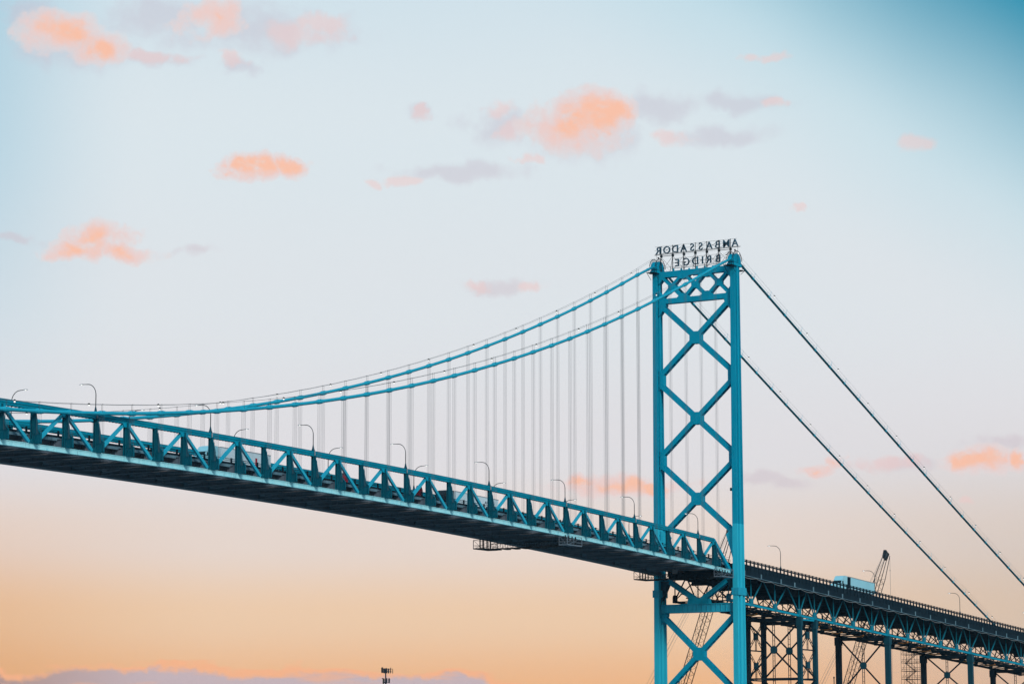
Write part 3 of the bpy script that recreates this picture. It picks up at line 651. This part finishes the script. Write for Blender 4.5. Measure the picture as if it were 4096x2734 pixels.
def bent(xs_, label, zc, hx):
    T = thing('trestle_bent', label, 'bridge pier', (sum(xs_)/len(xs_), 0, 2.6), 'steel bents under the approach')
    for x in xs_:
        zt_ = zsb(x)-.25
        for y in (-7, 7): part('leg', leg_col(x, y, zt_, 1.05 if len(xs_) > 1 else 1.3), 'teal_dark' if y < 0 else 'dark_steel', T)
        mb = MB(); mb.beam((x,-6.6,zt_-.6),(x,6.6,zt_-.6),.5,.8); part('cap_strut', mb, 'dark_steel', T)
        for zc_ in (zc, zc-2*hx):
            mb = MB(); mb.beam((x,-6.6,zc_+hx*.92),(x,6.6,zc_-hx*.92),.35,.32,(1,0,0)); part('brace', mb, 'dark_steel', T)
            mb = MB(); mb.beam((x,6.6,zc_+hx*.92),(x,-6.6,zc_-hx*.92),.35,.32,(1,0,0)); part('brace', mb, 'dark_steel', T)
            mb = MB(); mb.prism([(x-.25,.9*math.cos(math.pi/4*k+.39),zc_+1.0*math.sin(math.pi/4*k+.39)) for k in range(8)], (.5,0,0)); part('gusset', mb, 'teal_dark', T)
            mb = MB(); mb.beam((x,-6.6,zc_-hx),(x,6.6,zc_-hx),.4,.4); part('strut', mb, 'dark_steel', T)
        mb = MB(); lattice(mb, (x,0,zt_-.8), (x,0,max(4,zc-3*hx)), .55); part('hanger_lattice', mb, 'dark_steel', T)
    if len(xs_) == 2:
        a, c = xs_
        for y in (-7, 7):
            for zz in (32.3, 25.0, 17.7, 10.4):
                xm = (a+c)/2
                for (p, q) in (((a+.4,zz+3.4),(c-.4,zz-3.4)),((a+.4,zz-3.4),(c-.4,zz+3.4))):
                    mb = MB(); lattice(mb, (p[0],y,p[1]), (q[0],y,q[1]), .6, .13, (0,1,0)); part('lacing', mb, 'dark_steel', T)
                mb = MB(); lattice(mb, (xm,y,zz-.8), (xm,y,zz-3.5), .6, .13, (0,1,0)); part('lacing', mb, 'dark_steel', T)
                mb = MB(); mb.box(xm-.8,xm+.8,y-.3,y+.3,zz-.8,zz+.8); part('gusset', mb, 'teal_dark', T)
                mb = MB(); mb.beam((a,y,zz-3.6),(c,y,zz-3.6),.3,.3); part('strut', mb, 'dark_steel', T)
            mb = MB(); mb.beam((a,y,36.0),(c,y,36.0),.35,.4); part('strut', mb, 'teal' if y < 0 else 'dark_steel', T)
bent([39.9, 48.8], 'four-legged lattice steel bent just right of the tower', 28.7, 7.0)
bent([94.2], 'two-legged steel bent in the middle of the approach, near the crane boom', 26.3, 7.6)
bent([152.3], 'two-legged steel bent beside the scaffold stair tower', 25.2, 6.0)
bent([206.0], 'two-legged steel bent at the right edge of the approach', 22.0, 6.0)

# ================================================================ TRUCKS
def wheel(mb_r, x, y, r=.5, w_=.28): mb_r.lathe([(r*.5,-w_/2),(r,-w_/2+.02),(r,w_/2-.02),(r*.5,w_/2)], (x, y, r), 12, 'y')
def semi(loc, slope, label, cabm, boxm, fair=True, Lt=16.0, H=4.15, sleeper=None):
    T = thing('semi_truck', label, 'truck', (0,0,0), 'trucks crossing the bridge')
    T.location = loc; T.rotation_euler = (0, slope, 0)
    W_ = 1.28
    # cab, nose toward -x; x measured rearward from the bumper
    mb = MB(); mb.prism([(0,-1.15,.6),(0,-1.15,1.5),(.25,-1.15,1.9),(1.5,-1.15,2.15),(1.95,-1.15,2.95),(3.6,-1.15,3.05),(3.6,-1.15,.7)], (0,2.3,0)); cab = part('cab', mb, cabm, T, local=True)
    mb = MB(); mb.prism([(1.56,-1.05,2.2),(1.92,-1.05,2.85),(1.88,-1.05,2.87),(1.50,-1.05,2.21)], (0,2.1,0)); part('windshield', mb, 'dark_glass', cab, local=True)
    mb = MB()
    for y in (-1.17, 1.13): mb.box(2.1,2.9,y,y+.04,2.15,2.8)
    part('side_window', mb, 'dark_glass', cab, local=True)
    mb = MB(); mb.prism([(2.0,-1.2,2.98),(2.9,-1.2,H-.2),(3.7,-1.2,H),(5.2,-1.2,H),(5.2,-1.2,.9),(3.62,-1.2,.9),(3.62,-1.2,3.0)], (0,2.4,0)); part('sleeper', mb, sleeper or cabm, cab, local=True)
    mb = MB(); x0 = 5.95; mb.box(x0,x0+Lt,-W_,W_,1.15,H); tr = part('trailer', mb, boxm, T, local=True)
    mb = MB()
    for i in range(1, int(Lt)): mb.box(x0+i-.02,x0+i+.02,-W_-.025,W_+.025,1.3,H-.15)
    part('trailer_ribs', mb, boxm, tr, local=True)
    mb = MB()
    for z0,z1 in ((1.12,1.3),(H-.14,H+.01)): mb.box(x0-.01,x0+Lt+.01,-W_-.03,W_+.03,z0,z1)
    part('trailer_trim', mb, 'galv', tr, local=True)
    mb = MB(); mb.box(1,5.9,-.5,.5,.6,.9); mb.box(x0,x0+Lt,-.5,.5,.85,1.12); part('chassis', mb, 'black_steel', T, local=True)
    for x in (1.0, 4.3, 5.5, x0+Lt-3.2, x0+Lt-1.9):
        for y in (-1.05, 1.05): mb = MB(); wheel(mb, x, y); part('wheel', mb, 'tyre', T, local=True)
    return T
def slope_at(x): return -math.atan((zroad(x+1)-zroad(x-1))/2)
def onroad(x, y): return (x, y, zroad(x)+.01)
YM = 1.6
t1 = semi(onroad(-190.5, YM), slope_at(-180), 'white semi-trailer truck with red blocks near its rear, on the left half of the span', 'blue_white', 'white_box', H=4.1, Lt=14.9)
mb = MB()
for x in (16.2, 18.9): mb.box(x,x+.55,-1.325,-1.29,1.3,3.1)
part('red_marking', mb, 'red_paint', t1, local=True)
t2 = semi(onroad(-112.5, YM), slope_at(-100), 'white semi-trailer lettered AUTOBA behind a tall black cab', 'black_paint', 'white_box', H=4.1, Lt=16.5, sleeper='black_paint')
me = text_mesh('AUTOBA', .72, 'ink', .012, 0, 'LEFT'); o = bpy.data.objects.new('lettering', me); col.objects.link(o); o.parent = t2
o.matrix_local = Matrix.Translation((17.0, -1.33, 2.75)) @ Matrix(((1,0,0,0),(0,0,-1,0),(0,1,0,0),(0,0,0,1)))
mb = MB(); pts = []
for k in range(9): a = math.pi*(.95-.5*k/8); pts.append((19.6+2.3*math.cos(a), -1.31, 1.55+1.0*math.sin(a)))
for k in range(9)[::-1]: a = math.pi*(.9-.42*k/8); pts.append((19.75+2.0*math.cos(a), -1.31, 1.5+.62*math.sin(a)))
mb.prism(pts, (0,-.03,0)); part('swoosh_logo', mb, 'ink', t2, local=True)
mb = MB(); mb.lathe([(.17,-.01),(.26,-.01),(.26,.01),(.17,.01)], (4.4,-1.22,3.3), 14, 'y'); part('emblem', mb, 'white_box', t2, local=True)
t3 = semi(onroad(65.6, -5.0), slope_at(80), 'pale blue and white semi-trailer truck on the approach deck right of the tower', 'blue_white', 'blue_white', H=4.25, Lt=16.3)
mb = MB(); mb.box(5.93,6.02,-1.3,1.3,1.2,4.1); mb.box(6.0,6.9,-1.325,-1.29,1.3,4.05); part('trailer_nose', mb, 'dark_steel', t3, local=True)
# red peaked shelters beside the railing
def shelter(loc, label, w_, h):
    T = thing('work_shelter', label, 'shelter', loc, 'red shelters on the deck')
    mb = MB(); hw = w_/2
    mb.prism([(-hw,-.5,.25),(hw,-.5,.25),(hw,-.5,h*.62),(hw*.55,-.5,h*.80),(.0,-.5,h),(-hw*.5,-.5,h*.82),(-hw,-.5,h*.62)], (0,1.0,0)); part('canopy', mb, 'red_paint', T, local=True)
    mb = MB()
    for sx_ in (-1,1):
        for yy in (-.45,.45): mb.box(sx_*hw*.9-.03,sx_*hw*.9+.03,yy-.03,yy+.03,0,.3)
    part('leg', mb, 'black_steel', T, local=True)
shelter(onroad(-155.7, -6.2), 'bright red peaked shelter by the railing, left of the span centre', 1.3, 2.0)
shelter(onroad(-130.2, -6.2), 'dark red house-shaped shelter by the railing, behind the black truck cab', 1.15, 2.3)

# ================================================================ TRAVELLER PLATFORMS
def cage(mb, x0, x1, y0, y1, z0, z1):
    mb.box(x0,x1,y0,y1,z0,z0+.22)
    for x in (x0,x1):
        for y in (y0,y1): mb.box(x-.05,x+.05,y-.05,y+.05,z0,z1)
    for z in (z0+.75, z1):
        for x in (x0,x1): mb.beam((x,y0,z),(x,y1,z),.06,.06)
        for y in (y0,y1): mb.beam((x0,y,z),(x1,y,z),.06,.06)
    mb.beam((x0,y0,z0),(x1,y0,z1),.06,.06); mb.beam((x0,y1,z0),(x1,y1,z1),.06,.06); mb.beam((x0,y0,z0),(x0,y1,z1),.06,.06)
def traveller(xc, label, zf, half=3.0, nh=4):
    T = thing('inspection_platform', label, 'platform', (xc,0,zf), 'inspection platforms under the deck')
    for s in (-1, 1):
        y0, y1 = (9.4, 11.6) if s > 0 else (-11.2, -9.2)
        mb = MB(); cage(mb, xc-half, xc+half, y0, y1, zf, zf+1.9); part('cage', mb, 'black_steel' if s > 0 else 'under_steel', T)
        mb = MB()
        for q in range(nh): x = xc-half*.7+q*half*1.4/(nh-1); mb.box(x-.1,x+.1,(y0+y1)/2-.1,(y0+y1)/2+.1,zf,zbot(x)+.1)
        part('hanger', mb, 'black_steel', T)
    mb = MB(); y = -9.2
    for x in (xc-.6, xc+.6):
        mb.beam((x,-9.4,zf+.1),(x,9.4,zf+.1),.14,.2); mb.beam((x,-9.4,zf+1.2),(x,9.4,zf+1.2),.08,.08)
        for q in range(16):
            ya = -9.4+q*18.8/16; yb_ = ya+18.8/16; mb.beam((x,ya,zf+.1),(x,ya,zf+1.2),.06,.06); mb.beam((x,ya,zf+1.2),(x,yb_,zf+.1),.05,.05)
    for q in range(8): ya = -9.0+q*2.3; mb.box(xc-1.2,xc+1.2,ya,ya+1.1,zf-.12,zf)
    part('gangway', mb, 'black_steel', T)
traveller(-78.5, 'dark railed inspection platform hanging under the middle of the main span', 46.15)
traveller(-7.6, 'dark railed inspection platform hanging under the deck beside the tower', 43.5, 2.9)
pl = thing('notice_board', 'small greyish square board fixed under the deck next to the tower', 'sign', (-14.0, -1.0, 44.5))
mb = MB(); mb.box(-14.05,-14.0,-1.6,-.3,44.3,45.3); part('board', mb, 'concrete', pl); mb = MB(); mb.box(-14.0,-13.9,-1.0,-.9,44.4,46.3); part('bracket', mb, 'black_steel', pl)

# ================================================================ CRANES
def boom(mb, p, q, w):
    p, q = Vector(p), Vector(q); ax = (q-p); Ln = ax.length; ax.normalize(); sd = Vector((0,1,0)); n_ = sd.cross(ax)
    cs = [(1,1),(1,-1),(-1,-1),(-1,1)]; pts = []
    for t in (0,.06,.88,1.0):
        k = w/2*(.35 if t == 0 else .6 if t == 1.0 else 1); pts.append([p+ax*(Ln*t)+sd*(a*k)+n_*(b_*k) for a, b_ in cs])
    for i in range(3):
        for j in range(4): mb.beam(pts[i][j], pts[i+1][j], .16, .16)
    m = int(Ln*.82/2.1)
    for i in range(m):
        t0 = .06+.82*i/m; t1_ = .06+.82*(i+1)/m
        for j in range(4):
            a = pts[1][j].lerp(pts[2][j], i/m); c = pts[1][(j+1)%4].lerp(pts[2][(j+1)%4], (i+1)/m); mb.beam(a, c, .06, .06)
            if i % 2: mb.beam(a, pts[1][(j+1)%4].lerp(pts[2][(j+1)%4], i/m), .06, .06)
def crane(x0, x1, z1, y, label, hook):
    T = thing('crawler_crane', label, 'crane', (x0, y, 2.6), 'lattice boom cranes')
    mb = MB(); boom(mb, (x0,y,5.0), (x1,y,z1), 2.3); part('boom', mb, 'crane_paint', T)
    mb = MB(); d = Vector((x1-x0,0,z1-5)).normalized()
    h = Vector((x1,y,z1)); n_ = Vector((-d.z,0,d.x))
    mb.prism([h+n_*1.0-d*1.5, h-n_*1.0-d*1.5, h-n_*1.4+d*1.2, h+n_*1.3+d*.8], (0,.9,0)); mb.lathe([(.4,-.3),(.4,.3)], tuple(h-n_*1.2+d*1.1+Vector((0,.4,0))), 12, 'y'); part('boom_head', mb, 'black_steel', T)
    mb = MB()
    for q in (-.5,.5): mb.tube([h+n_*1.0+Vector((0,q,0)), Vector((x0-17,y+q,14))], .04, 4); mb.tube([h+n_*.7+Vector((0,q,0)), Vector((x0-15,y+q,14))], .035, 4)
    part('pendant_line', mb, 'rope', T)
    hx = h-n_*1.9+d*1.0
    if hook: mb = MB(); mb.tube([hx, (hx.x,hx.y,9)], .045, 4); mb.sphere((hx.x,hx.y,hx.z-4.4), .16); part('hoist_line', mb, 'rope', T)
    mb = MB(); mb.box(x0-9,x0+1.5,y-1.7,y+1.7,4.0,6.8); mb.box(x0-1.2,x0+1.8,y-2.6,y-1.7,4.2,6.6); part('machine_house', mb, 'crane_paint', T)
    mb = MB(); mb.beam((x0-5,y,6.5),(x0-16,y,14),.5,.5); part('mast', mb, 'crane_paint', T)
    for q in (-2.6, 2.6): mb = MB(); mb.box(x0-6,x0+3,y+q-.6,y+q+.6,2.6,3.9); part('track', mb, 'tyre', T)
crane(58.6, 98.6, 64.0, 40, 'lattice crane boom rising behind the tower, its tip hidden by the right leg', False)
crane(160.6, 205.6, 63.7, 40, 'lattice crane boom standing up above the approach deck behind the truck', True)

# ================================================================ SCAFFOLD STAIR, MAST, ANTENNA TOWER
SC = thing('scaffold_stair', 'scaffold stair tower with zigzag flights beside a bent', 'scaffold', (152, 10.5, 2.6))
xs4, ys4 = (150.2, 152.2, 154.2), (8.1, 9.7, 11.3, 12.9)
for x in xs4:
    for y in ys4: mb = MB(); mb.tube([(x,y,2.6),(x,y,32.4)], .05, 5); part('standard', mb, 'rust', SC)
lv = 0; z = 3.4
while z < 32:
    mb = MB(); mb.box(150.2,154.2,8.1,12.9,z,z+.1)
    part('landing', mb, 'black_steel', SC); mb = MB()
    for zz in (z+.55, z+1.05):
        for y in (8.1,12.9): mb.beam((150.2,y,zz),(154.2,y,zz),.05,.05)
        for x in (150.2,154.2): mb.beam((x,8.1,zz),(x,12.9,zz),.05,.05)
    mb.beam((150.2,8.1,z),(150.2,9.7,z+2.3),.05,.05); mb.beam((150.2,12.9,z),(150.2,11.3,z+2.3),.05,.05)
    part('guard_rail', mb, 'rust', SC)
    mb = MB(); a, c = (8.9, 11.9) if lv % 2 == 0 else (11.9, 8.9)
    for x in (150.6,151.6): mb.beam((x,a,z),(x,c,z+2.3),.07,.25,(1,0,0)); mb.beam((x,a,z+.9),(x,c,z+3.2),.05,.05,(1,0,0))
    for q in range(9): yy = a+(c-a)*(q+.5)/9; mb.box(150.6,151.6,yy-.13,yy+.13,z+2.3*(q+.5)/9,z+2.3*(q+.5)/9+.05)
    part('stair_flight', mb, 'black_steel', SC); z += 2.3; lv += 1
MS = thing('steel_mast', 'short dark vertical mast between the bents near the bottom edge', 'mast', (209, 60, 2.6))
mb = MB(); mb.tube([(209,60,2.6),(209,60,26.4)], [.22,.15], 8); part('shaft', mb, 'black_steel', MS); mb = MB(); mb.lathe([(.2,26.4),(.24,26.5),(.24,26.9),(.1,27.0)], (209,60,0), 8); part('cap', mb, 'black_steel', MS)
CX, CY = 434.08, 375.57
CTW = thing('cell_tower', 'distant dark cell tower with two rings of antennas above the horizon cloud', 'antenna tower', (CX, CY, 2.6))
mb = MB(); mb.tube([(CX,CY,2.6),(CX,CY,40.3)], [.55,.27], 10); part('pole', mb, 'antenna', CTW)
pa = MB(); pa.box(-.26,.26,-.12,.12,-1.05,1.05); PANEL = pa.mesh('antenna_panel', 'antenna'); PANEL2 = pa.mesh('antenna_panel', 'antenna_lit')
for zc, rr, nn in ((39.6, 2.75, 15), (34.9, 1.9, 8)):
    mb = MB(); P = [(CX+rr*math.cos(2*math.pi*(k+.5)/3), CY+rr*math.sin(2*math.pi*(k+.5)/3)) for k in range(3)]
    for dz in (-.55,.5):
        for k in range(3): a, c = P[k], P[(k+1)%3]; mb.beam((a[0],a[1],zc+dz),(c[0],c[1],zc+dz),.12,.12); mb.beam((CX,CY,zc+dz),(a[0],a[1],zc+dz),.14,.14)
    part('antenna_frame', mb, 'antenna', CTW)
    for k in range(nn):
        f = k/nn*3; j = int(f); t = f-j; a, c = P[j], P[(j+1)%3]; x = a[0]+(c[0]-a[0])*t; y = a[1]+(c[1]-a[1])*t
        inst('antenna_panel', PANEL2 if (zc < 36 and k == 2) else PANEL, CTW, (x+(x-CX)*.12, y+(y-CY)*.12, zc+random.uniform(-.3,.35)), (0,0,math.atan2(y-CY,x-CX)+math.pi/2))
    mb = MB(); mb.box(CX-.6,CX+.6,CY-.6,CY+.6,zc-.7,zc-.2); mb.lathe([(.12,zc+.9),(.28,zc+1.2),(.28,zc+1.35)], (CX-1.3,CY+.8,0), 8); part('radio_unit', mb, 'antenna', CTW)

# ================================================================ HAZE ADDED TO LIFT THE BLACKS
mb = MB(); mb.box(-3100, 3100, -3100, 3100, -5, 127)
me = bpy.data.meshes.new('added_haze'); me.from_pydata(mb.v, [], mb.f); hz = bpy.data.objects.new('added_haze', me); col.objects.link(hz); hz['kind'] = 'stuff'; hz['label'] = 'thin pale volume added to lift the blacks'; hz['category'] = 'added_haze'
hm = bpy.data.materials.new('added_haze'); hm.use_nodes = True; ht = hm.node_tree; ht.nodes.clear()
hv = ht.nodes.new('ShaderNodeVolumePrincipled'); hv.inputs['Color'].default_value = (.55, .80, 1.0, 1); hv.inputs['Density'].default_value = 3.4e-5
ho = ht.nodes.new('ShaderNodeOutputMaterial'); ht.links.new(hv.outputs[0], ho.inputs['Volume']); me.materials.append(hm)
